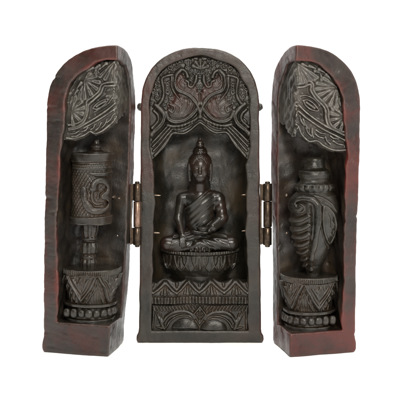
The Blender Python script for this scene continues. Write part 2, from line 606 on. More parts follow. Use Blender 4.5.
def ccanopy_fn(x, y, z):
    hem = np.interp(np.abs(x), HEM_X, HEM_Z).astype(ARR) + lump(x, 0, 0, 14, 0.6, 9)
    rel = can_s(200 + x + lump(x, 0, z, 46, 0.9, 51), 343 - z + lump(x, 0, z, 40, 0.9, 52))
    sag = 1.5 * np.clip((228 - z) / 40, 0, 1) ** 2          # drapery comes forward towards its hem
    f = 6.8 - sag - rel * 1.4 - y + lump(x, y, z, 14, 0.25, 5)
    q = np.maximum(z - 233, 0) / (286 - 233)
    k = ((np.abs(x) / 50.6) ** 2.3 + q ** 2.3) ** (1 / 2.3)
    f = smax(f, (k - 1) * 46, 0.8)
    f = smax(f, hem - z, 1.6)
    return np.maximum(f, y - 17)


sdf_mesh('canopy', ccanopy_fn, ((-52, 52), (-1, 19), (176, 289)), 0.42, M_CCANOPY, center,
         wear=lambda P: redmap(200 + P[:, 0], 343 - P[:, 2]) * np.clip((P[:, 1] - 2.4) / 1.8, 0, 1) * 0.9,
         curv=10, ck=2.6)

# carved base of the centre leaf: petals, fluted band and frieze
R = Relief(149, 274, 251, 336)
for k in range(31):                                              # fluted band
    x = 152 + k * 3.2
    R.ridge([(x, 298.2), (x + rng.normal() * 0.3, 303.2)], 1.35, 1.7, smooth=False)
R.groove([(150, 304.9), (250, 304.9)], 0.9, 2.0, smooth=False)
R.groove([(150, 296.4), (250, 296.4)], 0.7, 1.2, smooth=False)
for k in range(30):                                              # slanting leaves under it
    x = 153 + k * 3.25
    R.ridge([(x, 306.8), (x + (2.2 if x < 200 else -2.2), 310.8)], 0.9, 1.3, smooth=False)
R.bump(185.3, 331, 14, 11.5, 3.0, 330.2)
R.ridge([(163, 322.5), (167, 317), (172, 313.6), (178, 312.2), (186, 312.8), (191.5, 315.5), (194.5, 319.5)], 2.0, 2.4)
R.ridge([(166.5, 328), (170, 322), (175.5, 318), (182, 316.4), (188, 317), (194, 321)], 1.0, 1.5)
for e in ((154, 309), (157.5, 311.5), (160.5, 314), (162, 318.5), (160.5, 323.5), (157, 327.5)):
    R.ridge([(164.5, 329.5), e], 1.5, 2.2, 0.6, smooth=False)
R.ridge([(153.5, 309), (153.2, 329.5)], 1.0, 1.6, smooth=False)
R.ridge([(200, 308), (194, 315), (200, 324.5)], 1.3, 2.6, smooth=False)
R.ridge([(200, 311.5), (200, 322)], 1.4, 2.2, 0.6, smooth=False)
R.ridge([(197, 316), (199, 318.5)], 0.8, 1.8, smooth=False)
# open petals on the sloping tier above
for c in (153.2, 176.6, 200.0):
    for dx, w, h in ((11.0, 2.0, 3.0), (6.2, 1.3, 2.2)):
        for sg in (-1, 1):
            R.ridge([(c + sg * dx, 292.8 - dx * 0.86), (c + sg * dx * 0.45, 292.6 - dx * 0.30), (c, 293.2)], w, h, w * 0.7)
    R.ridge([(c, 283.0), (c, 288.0)], 1.8, 2.0, 0.6, smooth=False)
for c in (164.9, 188.3):
    R.ridge([(c, 287.5), (c - 0.5, 294)], 0.7, 1.8, 2.2, smooth=False)
    R.ridge([(c - 3, 291), (c - 3.6, 294.5)], 0.5, 1.2, 1.2, smooth=False)
    R.ridge([(c + 3, 291), (c + 3.6, 294.5)], 0.5, 1.2, 1.2, smooth=False)
R.mirror(200)
base_s = R.sampler()


def frieze_fn(x, y, z):
    # front face: recessed frieze, fluted band, then a slope running back up to the throne
    yf = np.interp(z, [10, 37.2, 38.6, 46.8, 48.5, 52, 63, 72], [5.2, 5.2, 3.4, 3.4, 3.6, 4.2, 12, 22]).astype(ARR)
    f = yf - base_s(200 + x + lump(x, 0, z, 40, 0.8, 53), 343 - z + lump(x, 0, z, 55, 0.7, 54)) * 1.25 - y + lump(x, y, z, 12, 0.2, 7)
    f = f * np.where(z > 50, 0.8, 1.0)
    f = smax(f, np.abs(x) - 48.6, 1.0)
    f = smax(f, z - 59.0 - 4.2 * (0.5 + 0.5 * np.cos((np.abs(x) - 11.7) * (2 * math.pi / 23.4))) * (y < 16) - lump(x, y, 0 * z, 9, 0.5, 77), 2.0)
    return np.maximum(np.maximum(f, 11.0 - z), y - 42)


sdf_mesh('base_frieze', frieze_fn, ((-50, 50), (-1, 44), (10, 72)), 0.42, M_CARVE, center, curv=10, ck=2.4)

# ---- lotus throne and seated figure ----


def lotus(u, v, dish=0.35):
    """u: running coordinate in petal widths, v: 0 at the top .. 1 at the tip; height of pointed petals"""
    t = (u + 0.5) % 1.0 - 0.5
    w = 0.5 * np.clip(1 - v ** 2.4, 0.0, 1)
    d = 1 - np.abs(t) / np.maximum(w, 1e-3)
    dome = np.sqrt(np.clip(d, 0, 1) * (2 - np.clip(d, 0, 1)))
    inner = np.clip((d - 0.28) / 0.2, 0, 1) * dish
    return dome - inner


def throne_fn(x, y, z):
    yy = 44.0 - y
    th = np.arctan2(x, np.maximum(yy, 1e-3))
    r = np.hypot(x, yy * 0.99)
    prof = np.interp(z, [56, 64, 68, 71, 74, 79, 83, 86, 86.8, 87.2, 90.2], [30, 31, 33.5, 35.5, 37.0, 38.0, 38.2, 38.4, 40.2, 41.0, 41.0]).astype(ARR)
    s = th * 40.0
    v = (86.0 - z) / 16.5
    vc = np.clip(v, 0, 1)
    curl = 1.0 + 1.1 * vc ** 2
    pet = lotus(s / 20.5, vc, 0.75) * 3.0 * curl * (v > 0) * (v < 1.0)
    t1 = (s / 20.5 + 0.5) % 1.0 - 0.5
    pet = pet + 1.0 * np.exp(-(t1 / 0.06) ** 2) * (v > 0.1) * (v < 0.85)
    pet2 = lotus(s / 20.5 + 0.5, np.clip((85.6 - z) / 16.0, 0, 1)) * 2.0 * (1 + 0.8 * vc) * (v > 0)
    bead = 0.55 * np.cos(s / 2.9 * 2 * math.pi) * np.exp(-((z - 88.6) / 1.3) ** 2)
    f = r - prof - np.maximum(pet, pet2) - bead
    f = f * 0.8
    f = smax(f, z - 90.0, 1.0)
    f = np.maximum(f, 56 - z)
    f = np.maximum(f, y - 43)
    return f + lump(x, y, z, 10, 0.15, 8)


throne = sdf_mesh('lotus_throne', throne_fn, ((-46, 46), (-1, 45), (55, 92)), 0.42, M_CARVE, shrine, curv=10, ck=2.2,
                  label='lotus seat under the seated figure')


def fx(px, Y):
    return (px - 200) * (D + Y) / D


def fz(py, Y):
    return EYE - (py - 102) * (D + Y) / D


def pt(px, py, Y):
    return np.array([fx(px, Y), Y, fz(py, Y)], float)


def ell(x, y, z, c, r):
    c, r = np.array(c), np.array(r)
    k = np.sqrt(((x - c[0]) / r[0]) ** 2 + ((y - c[1]) / r[1]) ** 2 + ((z - c[2]) / r[2]) ** 2)
    return (k - 1) * min(r)


def cap(x, y, z, a, b, r0, r1):
    d = b - a
    L = float((d * d).sum())
    t = np.clip(((x - a[0]) * d[0] + (y - a[1]) * d[1] + (z - a[2]) * d[2]) / L, 0, 1)
    return np.sqrt((x - a[0] - d[0] * t) ** 2 + (y - a[1] - d[1] * t) ** 2 + (z - a[2] - d[2] * t) ** 2) - (r0 + (r1 - r0) * t)


def fig_torso(x, y, z):
    f = ell(x, y, z, pt(200, 203, 26), (14.5, 10.5, 14))
    f = smin(f, ell(x, y, z, pt(200, 221, 26), (13.2, 9.8, 14)), 6)
    f = smin(f, cap(x, y, z, pt(185, 197.5, 27), pt(215, 197.5, 27), 6.2, 6.2), 6)
    return f


def fig_legs(x, y, z):
    f = cap(x, y, z, pt(190, 238, 28), pt(167.5, 243, 17), 8.5, 7.2)
    f = smin(f, cap(x, y, z, pt(210, 238, 28), pt(231.5, 243, 17), 8.5, 7.2), 4)
    f = smin(f, cap(x, y, z, pt(166.5, 244, 16), pt(200, 248, 11.5), 6.6, 4.8), 2.2)
    f = smin(f, cap(x, y, z, pt(232, 243, 16), pt(197, 245, 10.5), 6.4, 4.6), 1.6)
    f = smin(f, ell(x, y, z, pt(200, 242, 28), (20, 12, 9)), 5)
    return f


def fig_arms(x, y, z):
    f = cap(x, y, z, pt(181.5, 198, 25), pt(178.2, 218, 21.5), 5.4, 4.2)
    f = smin(f, cap(x, y, z, pt(178.2, 218, 21.5), pt(182, 234, 12.5), 4.2, 2.8), 2.5)
    f2 = cap(x, y, z, pt(218.7, 198, 25), pt(222.5, 218, 22), 5.4, 4.4)
    f2 = smin(f2, cap(x, y, z, pt(222.5, 218, 22), pt(209, 230.5, 13), 4.3, 3.0), 2.5)
    return smin(f, f2, 1)


def fig_hands(x, y, z):
    # right hand reaching down over the shin: palm, four fingers, thumb
    f = ell(x, y, z, pt(182.3, 236.5, 10.6), (2.8, 1.8, 3.6))
    for k, (dx, L) in enumerate(((-2.1, 7.0), (-0.75, 8.4), (0.65, 8.2), (2.0, 6.6))):
        a = pt(182.4 + dx * 0.9, 238.5, 9.6)
        b = pt(182.5 + dx * 1.1, 238.5 + L * 0.55, 8.2)
        c = pt(182.6 + dx * 1.15, 238.5 + L, 8.0)
        f = smin(f, smin(cap(x, y, z, a, b, 0.95, 0.85), cap(x, y, z, b, c, 0.85, 0.6), 0.3), 0.35)
    f = smin(f, cap(x, y, z, pt(184.4, 235.5, 10), pt(186.2, 239.5, 9.0), 1.0, 0.7), 0.5)
    # left hand lying palm up in the lap
    g = ell(x, y, z, pt(204.5, 232.5, 10.5), (4.8, 3.2, 1.8))
    for k, (dy, L) in enumerate(((-2.0, 7.5), (-0.8, 8.6), (0.5, 8.4), (1.7, 7))):
        a = pt(201.5, 232.2, 10.3 + dy)
        b = pt(201.5 - L * 0.55, 232.0, 9.6 + dy)
        c = pt(201.5 - L, 231.0, 9.4 + dy)
        g = smin(g, smin(cap(x, y, z, a, b, 0.95, 0.85), cap(x, y, z, b, c, 0.85, 0.6), 0.3), 0.35)
    g = smin(g, cap(x, y, z, pt(204, 231, 9.0), pt(199.5, 229.6, 8.2), 1.0, 0.7), 0.5)
    return np.minimum(f, g)


def fig_head(x, y, z):
    f = ell(x, y, z, pt(200, 170.5, 20), (8.6, 9.0, 12.2))
    f = smin(f, ell(x, y, z, pt(200, 164.5, 21.5), (10.4, 10.4, 10.0)), 3)
    f = smin(f, ell(x, y, z, pt(200, 178.5, 16.5), (5.6, 5.0, 4.0)), 3.5)           # jaw and chin
    # features
    f = smin(f, cap(x, y, z, pt(200, 167.6, 11.9), pt(200, 172.6, 10.3), 0.8, 1.5), 1.6)  # nose
    for s in (-1, 1):
        f = smin(f, cap(x, y, z, pt(200 + s * 1.6, 165.8, 11.9), pt(200 + s * 5.8, 166.2, 13.8), 0.55, 0.45), 0.7)  # brow
        f = smax(f, -ell(x, y, z, pt(200 + s * 3.6, 168.3, 10.6), (2.3, 1.7, 1.2)), 0.8)                          # socket
        f = smin(f, ell(x, y, z, pt(200 + s * 3.6, 168.5, 12.6), (2.0, 1.3, 1.0)), 0.3)                           # lidded eye
        f = smin(f, ell(x, y, z, pt(200 + s * 4.6, 173.5, 14.0), (2.6, 2.2, 2.8)), 1.5)                           # cheek
        f = smin(f, cap(x, y, z, pt(200 + s * 10.7, 164.5, 20.5), pt(200 + s * 11.0, 172, 20.5), 2.1, 1.5), 0.8)      # ear
        f = smin(f, cap(x, y, z, pt(200 + s * 11.0, 172, 20.5), pt(200 + s * 10.2, 180.0, 21.0), 1.5, 1.8), 0.8)    # long lobe
    f = smin(f, cap(x, y, z, pt(197.6, 176.2, 11.9), pt(202.4, 176.2, 11.9), 0.55, 0.55), 0.9)                     # lips
    f = smin(f, cap(x, y, z, pt(198.4, 177.6, 12.0), pt(201.6, 177.6, 12.0), 0.6, 0.6), 0.9)
    f = smin(f, cap(x, y, z, pt(200, 178, 23), pt(200, 194, 26), 6.3, 7.6), 2.5)                                   # neck
    return f


def figure_fn(x, y, z):
    f = smin(fig_torso(x, y, z), fig_head(x, y, z), 2)
    f = smin(f, fig_arms(x, y, z), 2.0)
    f = smin(f, fig_legs(x, y, z), 2.5)
    f = smin(f, fig_hands(x, y, z), 0.7)
    # back support that joins the carving to the niche wall
    f = smin(f, cap(x, y, z, pt(200, 165, 34), pt(200, 235, 34), 9, 16), 4)
    return np.maximum(np.maximum(f, y - 45), 88.5 - z)


figure = sdf_mesh('seated_figure', figure_fn, ((-46, 46), (1, 46), (88, 206)), 0.42, M_FIGURE, shrine, curv=8, ck=2.2,
                  label='small seated figure, one hand touching down over the shin')


def hair_fn(x, y, z):
    f = ell(x, y, z, pt(200, 161.5, 22.5), (12.0, 11.5, 9.6))
    f = smin(f, cap(x, y, z, pt(190.5, 164, 22), pt(190.6, 176, 24), 2.6, 1.6), 1.5)
    f = smin(f, cap(x, y, z, pt(209.5, 164, 22), pt(209.4, 176, 24), 2.6, 1.6), 1.5)
    f = smin(f, ell(x, y, z, pt(200, 152, 23), (7.2, 7.0, 6.0)), 1.8)
    f = smin(f, ell(x, y, z, pt(200, 144.8, 23.5), (3.9, 3.8, 4.6)), 1.4)
    f = smin(f, cap(x, y, z, pt(200, 142.5, 23.5), pt(200, 139.2, 23.5), 2.3, 1.5), 1.5)
    f = smax(f, -ell(x, y, z, pt(200, 171.5, 11), (8.4, 6.5, 12.8)), 0.8)
    X, Z = x, z
    curls = np.sin(X * 1.9 + np.sin(Z * 1.3) * 0.4) * np.sin(Z * 1.75) * np.sin(y * 1.9)
    return f - 0.24 * curls - 0.3 * np.abs(np.sin(Z * 0.9)) * (z > 187)


sdf_mesh('hair', hair_fn, ((-14, 14), (8, 38), (164, 208)), 0.4, M_FIGURE, figure, curv=6, ck=2.0)


def robe_fn(x, y, z):
    t = fig_torso(x, y, z)
    arm = cap(x, y, z, pt(218.7, 198, 25), pt(222.5, 218, 22), 5.4, 4.6)
    arm = smin(arm, cap(x, y, z, pt(222.5, 218, 22), pt(213, 227, 15.5), 4.5, 4.0), 2.5)
    up = smin(t, arm, 2.0)
    px, pz = x, z
    # diagonal neckline from the wearer's left shoulder to under the right arm
    dcoord = (pz - 146) - (px * 0.82)
    neck = dcoord * 0.77
    folds = 0.5 * np.sin(dcoord * 0.95 + 0.04 * px * px * 0.2)
    band = 1.1 * np.exp(-((neck + 1.4) / 1.2) ** 2)
    up = smax(up - 1.0 - 0.36 * folds - band, neck, 0.8)
    up = np.maximum(up, 106 - z)
    legs = fig_legs(x, y, z) - 0.8 - 0.45 * np.sin((z - 100) * 1.0 + 0.05 * np.abs(x) * (10 - 0.1 * np.abs(x)) + 0.3 * y)
    legs = np.maximum(legs, np.abs(x) - 29 + 0.35 * (z - 100))
    # fan of cloth lying in front of the crossed ankles
    th = np.arctan2(x, 18.0)
    fan = ell(x, y, z, (0, 12, 91.5), (14, 9.5, 3.2)) - 0.45 * np.cos(th * 26)
    f = smin(up, smin(legs, fan, 1.5), 1.5)
    f = smax(f, -(fig_hands(x, y, z) - 0.4), 0.5)
    return np.maximum(np.maximum(f, y - 40), 88.8 - z)


sdf_mesh('robe', robe_fn, ((-34, 34), (-1, 42), (88, 160)), 0.42, M_FIGURE, figure, curv=8, ck=2.0)


def bowl_fn(x, y, z):
    c = pt(203, 229.2, 11)
    f = ell(x, y, z, c + np.array([0, 0, 1.0]), (6.2, 4.5, 4.2))
    f = smax(f, z - (c[2] + 1.6), 0.4)
    rim = np.sqrt((np.hypot((x - c[0]) / 6.2, (y - c[1]) / 4.5) - 1.0) ** 2 * 28 + (z - c[2] - 1.4) ** 2) - 0.8
    return smin(f, rim, 0.4)


sdf_mesh('alms_bowl', bowl_fn, ((-6, 12), (4, 18), (108, 122)), 0.35, M_FIGURE, figure, curv=4)

# ---- wings: local axes a (along the front face), b (along the side face), z ----
RA, RB = 71.0, 65.0


class Wing:
    def __init__(self, side):
        self.side = side
        zk = [0, 25, 80, 140, 210, 300]
        self.zk = zk
        if side < 0:
            self.cx = [-85.3, -84.7, -83.3, -81.7, -79.7, -77.2]
            self.ax = [-65.8, -66.0, -67.2, -68.0, -68.6, -69.8]
            self.bx = [8.3, 10.0, 12.6, 14.8, 15.4, 13.5]
        else:
            self.cx = [84.8, 85.2, 86.4, 87.7, 89.2, 91.2]
            self.ax = [64.6, 64.4, 64.2, 64.6, 65.2, 64.6]
            self.bx = [-11.6, -12.4, -14.0, -16.0, -18.2, -20.2]
        self.cy, self.ay, self.by = -61.0, 20.5, 63.5

    def warp(self, P):
        a, b, z = P.T
        cx = np.interp(z, self.zk, self.cx)
        ax = np.interp(z, self.zk, self.ax) / RA
        bx = np.interp(z, self.zk, self.bx) / RB
        return np.stack([cx + a * ax + b * bx, self.cy + a * self.ay / RA + b * self.by / RB, z], 1)

    def one(self, a, b, z):
        return self.warp(np.array([[a, b, z]], float))[0]

    def z_at(self, py, a, b):
        Y = self.cy + a * self.ay / RA + b * self.by / RB
        return EYE - (py - 102) * (D + Y) / D

    def chart(self, a, z, b=0.0):
        """design chart (u, v) of the front face, or of a plane parallel to it"""
        cx = np.interp(z, self.zk, self.cx).astype(ARR)
        ax = (np.interp(z, self.zk, self.ax) / RA).astype(ARR)
        bx = (np.interp(z, self.zk, self.bx) / RB).astype(ARR)
        Y = self.cy + a * (self.ay / RA) + b * self.by / RB
        s = D / (D + Y)
        return 200 + (cx + a * ax + b * bx) * s, 102 + (EYE - z) * s


    def a_at(self, px, b, z):
        lo, hi = -20.0, 90.0
        for _ in range(40):
            m = (lo + hi) / 2
            u = float(self.chart(np.array(m), np.array(z), b)[0])
            if (u > px) == (self.side < 0):
                lo = m
            else:
                hi = m
        return m


WL, WR = Wing(-1), Wing(1)
NA, NB = 56.5, 47.0


def niche_k(a, b, z, grow=0.0, z0=228.0, top=280.5):
    na = NA + grow - 3.6 * np.clip((z - 196.0) / 26.0, 0, 1)
    rho = ((np.maximum(a, 0) / na) ** 5 + (np.maximum(b, 0) / (NB + grow)) ** 5) ** 0.2
    q = np.maximum(z - z0, 0) / (top + grow - z0)
    return (rho ** 2.3 + q ** 2.3) ** (1 / 2.3)


def make_wing(w, seed, floor_z, mat, label):
    def fn(a, b, z):
        r = np.hypot(np.maximum(a, 0) / RA, np.maximum(b, 0) / RB)
        q = np.maximum(z - 234.0, 0) / (295.0 - 234.0)
        k = (r ** 2.3 + q ** 2.3) ** (1 / 2.3)
        flare = np.interp(z, [0, 4, 9, 14], [0.2, 1.3, 1.0, 0]).astype(ARR)
        f = (k - 1) * 60 - flare
        wob = lump(a, b, z, 70, 0.5, seed) + lump(a, b, z, 30, 0.22, seed + 5)
        f = smax(f, -a + wob, 1.8)
        f = smax(f, -b + wob, 1.8)
        f = smax(f, -z, 2.4)
        n = (niche_k(a, b, z) - 1) * 44 + lump(a, b, z, 34, 0.9, seed + 21) + lump(a, b, z, 13, 0.35, seed + 22)
        n = smax(n, floor_z - z, 1.2)
        f = smax(f, -n, 1.6)
        return f + lump(a, b, z, 26, 0.14, seed + 9) + lump(a, b, z, 8, 0.06, seed + 12) + 0.7 * np.clip(lump(a, b, z, 11, 1.0, seed + 14) - 1.2, 0, 1)

    def wear(P):
        a, b, z = P.T
        k = niche_k(a, b, z)
        onA = np.exp(-(b / 2.5) ** 2)
        onB = np.exp(-(a / 2.5) ** 2)
        up = (z > floor_z)
        inner = np.exp(-((k - 1.0) * 50 / 2.0) ** 2) * onA * up
        outer = np.exp(-((a - RA) / 3.0) ** 2) * onA * 0.45
        face = onA * up * (k > 1) * 0.16
        block = (z < floor_z) * onA * 0.18
        r = inner * 1.0 + outer + face * 0.8 + block
        if seed > 50:
            r = r + onB * (k > 1) * 0.12 + block * 1.2 + face * 1.1
        return r

    def inside(P):
        a, b, z = P.T
        return ((niche_k(a, b, z) < 1.06) & (b > 2.5) & (a > 2.0) & (z > floor_z - 1)).astype(float)

    return sdf_mesh('wing_panel', fn, ((-2.5, 75), (-2.5, 69), (-2, 298)), 0.75, mat, shrine, warp=w.warp, wear=wear, inside=inside,
                    ck=1.2, label=label)


wing_left = make_wing(WL, 31, 29.5, M_WINGL, 'dark wing leaf holding the prayer wheel')
wing_right = make_wing(WR, 61, 22.0, M_WINGR, 'redder wing leaf holding the conch shell')


def wing_canopy(w, R, hem_pts, parent, seed):
    s = R.sampler()
    hp = np.array(sorted(hem_pts))

    def fn(a, b, z):
        u, v = w.chart(a, z, 4.0)
        hem_v = np.interp(u, hp[:, 0], hp[:, 1]).astype(ARR)
        rel = s(u, v)
        sag = 1.6 * np.clip((v - 80) / 60, 0, 1) ** 2
        fa = 6.4 - sag - rel * 1.5 - b
        # the narrow side turning round the corner is only roughly worked
        rough = lump(a, b, z, 6, 0.75, seed) + lump(a, b, z, 11, 0.9, seed + 1) + 0.9 * np.sin(z * 0.55 + b * 0.5)
        fb = 2.6 - a - rough * np.interp(b, [0, 3, 8, 14, 40], [0.5, 0.8, 0.6, 0.3, 0.2]).astype(ARR)
        f = smax(fa, fb, 3.5)
        f = smax(f, (niche_k(a, b, z, 0.6) - 1) * 44, 1.0)
        f = smax(f, (v - hem_v) + 0.42 * np.maximum(b - 13, 0), 1.8)
        return f + lump(a, b, z, 13, 0.2, seed + 3)
    zlo = w.z_at(max(hp[:, 1]) + 6, 20, 0)
    return sdf_mesh('canopy', fn, ((-1.5, 59), (-2, 49), (zlo - 4, 288)), 0.45, M_CANOPY, parent, warp=w.warp, curv=10, ck=2.4)


R = Relief(56, 50, 126, 150)
R.fan((71.5, 111), [(75.5, 99), (80.5, 102.5), (83, 108), (81.5, 113.5), (79, 119.5), (73, 123.5)], 0.7, 2.5, 2.2)
R.fan((84.2, 79.5), [(89, 74.5), (94.5, 76.5), (97.5, 82), (95.5, 88), (90.5, 93), (84.5, 96.5), (79.5, 95.5)], 0.7, 2.5, 2.2)
R.fan((115.3, 60), [(101.5, 74.5), (106, 77), (110.5, 79), (115, 79.5), (119, 78)], 0.7, 2.3, 2.2)
R.fan((96, 67), [(99, 75), (95, 73)], 0.7, 1.8, 1.8)
for off in (0, 3.4):
    R.ridge([(69, 125 + off), (77, 123.5 + off), (83.5 + off * 0.2, 119 + off * 0.8), (86.5 + off * 0.4, 110 + off * 0.5), (87 + off * 0.5, 101.5 + off),
             (92.5 + off * 0.5, 97 + off * 0.8), (98.5 + off * 0.6, 91.5 + off * 0.6), (101.5 + off * 0.7, 85 + off * 0.5), (108, 82.5 + off), (119, 82 + off)], 1.5, 2.3)
R.ridge([(92.5, 108.5), (97, 103.5), (103, 100), (108, 99.5), (104, 105), (97.5, 109), (92.5, 108.5)], 1.0, 1.9)
R.ridge([(96.5, 106.5), (101, 103.5), (105, 101.5)], 1.5, 1.8)
R.ridge([(94, 112), (101, 108.5), (108, 103.5), (112, 98)], 0.9, 1.4)
R.ridge([(69, 130), (78, 128), (87, 123), (97, 117), (106, 111), (115, 103.5)], 1.3, 2.3)
R.ridge([(84, 128), (93, 123), (103, 117), (116, 108)], 1.2, 2.0)
R.ridge([(67, 138), (74.6, 138.5), (84.4, 135), (90, 131.5), (95, 133.5), (102, 131), (110, 124.6), (116, 119)], 1.2, 1.6)
for a, b in (((70, 134), (79, 131)), ((72, 136.5), (80, 134)), ((82, 131.5), (88, 127.5)), ((91, 129.5), (95, 124.5)), ((96, 130), (101, 123)),
             ((102, 127.5), (107, 119)), ((107, 122.5), (113, 114.5))):
    R.ridge([a, ((a[0] + b[0]) / 2 + 0.5, (a[1] + b[1]) / 2 + 0.8), b], 1.0, 1.7)
for k in range(24):
    x = 115.6 + rng.normal() * 1.5
    y = 63 + k * 3.1
    R.ridge([(x, y), (x + rng.normal(), y + 1.4)], 1.1, 1.6 + 0.8 * rng.rand(), smooth=False)
for q in ([(70, 104), (72.5, 98)], [(73, 96.5), (77, 90.5)], [(76.5, 88.5), (81, 83)], [(86, 71.5), (92, 67.5)], [(93, 69.5), (99, 65.5)], [(101, 68), (106, 63.5)],
          [(78, 95), (80, 99.5)], [(97, 71), (100, 68)]):
    R.ridge(q, 0.8, 1.9, 2.3, smooth=False)
for k in range(200):
    x, y = 66 + rng.rand() * 54, 60 + rng.rand() * 78
    R.ridge([(x, y), (x + 1.4 + rng.normal() * 0.6, y - 1.0 + rng.normal() * 0.6)], 0.55, 0.55, smooth=False)
wing_canopy(WL, R, [(50, 140), (66.5, 140), (74.6, 140.7), (84.4, 137.5), (90, 133.8), (95, 135.8), (102, 133.3), (110, 127), (114.5, 122), (117, 134), (123, 136), (140, 136)],
            wing_left, 71)

R = Relief(284, 52, 356, 160)
R.fan((297, 62.5), [(296.5, 80), (300.5, 80.5), (305, 80), (310, 78.5), (315, 76)], 0.7, 2.4, 2.2)
R.fan((337, 87), [(325, 79), (319.5, 83.5), (318, 89), (320.5, 94.5), (325.5, 99), (331, 103), (337, 105)], 0.7, 2.6, 2.2)
R.fan((344.5, 117), [(336, 108.5), (331.5, 113.5), (331, 120), (334.5, 126), (340.5, 129.5)], 0.7, 2.5, 2.2)
R.fan((321, 73), [(316, 71), (322, 79)], 0.7, 1.8, 1.8)
for off in (0, 3.4):
    R.ridge([(295, 84 + off), (303, 83.5 + off), (309 + off * 0.2, 81 + off), (313 - off * 0.6, 84 + off * 0.6), (313.5 - off * 0.8, 90 + off * 0.2), (318 - off * 0.7, 97 + off * 0.4), (325 - off * 0.6, 104 + off * 0.5), (328 - off * 0.8, 110 + off * 0.3),
             (328.5 - off * 0.8, 118 + off * 0.3), (331 - off * 0.6, 125 + off * 0.6), (338, 130 + off * 0.6), (346, 132.5 + off)], 1.5, 2.3)
R.ridge([(303.5, 100.5), (308, 100), (314, 104), (318.5, 110.5), (312, 110), (306, 105.5), (303.5, 100.5)], 1.0, 1.9)
R.ridge([(307, 102.5), (311, 105.5), (314.5, 108)], 1.5, 1.8)
R.ridge([(301, 96), (306, 95.5), (313, 98.5), (320, 105.5)], 0.9, 1.4)
R.ridge([(298.7, 105.5), (305, 111.5), (312.5, 117.5), (319, 122), (326, 126.5), (335, 131), (346, 136.5)], 1.4, 2.5)
R.ridge([(298.5, 111), (305, 117), (312.5, 122.5), (320, 127.5), (328, 132), (346, 141)], 1.3, 2.2)
R.ridge([(298.5, 126), (301.5, 134), (308.5, 141), (317, 141), (324, 146), (333.6, 150), (346, 150)], 1.2, 1.8)
for a, b in (((300, 116), (304, 125)), ((303, 119), (309, 129)), ((306, 128), (311, 136)), ((312, 128), (313, 137)), ((316, 130), (325, 134)),
             ((315, 134), (323, 138)), ((325, 137), (330, 144)), ((330, 136), (338, 139)), ((333, 141), (343, 145))):
    R.ridge([a, ((a[0] + b[0]) / 2 - 0.7, (a[1] + b[1]) / 2 + 0.7), b], 1.1, 1.9)
for k in range(24):
    x = 296.6 + rng.normal() * 1.5
    y = 65 + k * 3.1
    R.ridge([(x, y), (x + rng.normal(), y + 1.4)], 1.1, 1.6 + 0.8 * rng.rand(), smooth=False)
for q in ([(341, 106), (338.5, 99)], [(339.5, 96), (336.5, 91)], [(325, 72.5), (319.5, 69.5)], [(331, 79), (326.5, 74.5)], [(316, 68.5), (310, 66)], [(308, 66.5), (303, 64)],
          [(330, 106), (333, 110)], [(318, 78), (314.5, 80)]):
    R.ridge(q, 0.8, 1.9, 2.3, smooth=False)
for k in range(200):
    x, y = 296 + rng.rand() * 50, 62 + rng.rand() * 88
    R.ridge([(x, y), (x + 1.4 + rng.normal() * 0.6, y + 1.0 + rng.normal() * 0.6)], 0.55, 0.55, smooth=False)
wing_canopy(WR, R, [(270, 140), (292, 139), (296, 137), (298, 128), (301, 136.3), (309, 143.3), (317, 143.3), (324, 148.2), (333.6, 152), (343, 152.3), (360, 152)],
            wing_right, 81)


# lotus pedestals in the wings
def rbox(a, b, a0, a1, b0, b1, r):
    ca, cb = (a0 + a1) / 2, (b0 + b1) / 2
    qa = np.abs(a - ca) - (a1 - a0) / 2 + r
    qb = np.abs(b - cb) - (b1 - b0) / 2 + r
    return np.hypot(np.maximum(qa, 0), np.maximum(qb, 0)) + np.minimum(np.maximum(qa, qb), 0) - r


PA0, PA1, PB0, PB1, PR = 1.0, 60.0, 1.0, 62.0, 28.0


def perim(a, b):
    """running length round the pedestal: along the front, round the free corner, along the side"""
    da, db = (PA0 + PR) - a, (PB0 + PR) - b
    front = (a > PA0 + PR)
    side = (b > PB0 + PR) & ~front
    th = np.arctan2(np.maximum(da, 0), np.maximum(db, 1e-4))
    return np.where(front, -(a - PA0 - PR), np.where(side, PR * math.pi / 2 + (b - PB0 - PR), th * PR))


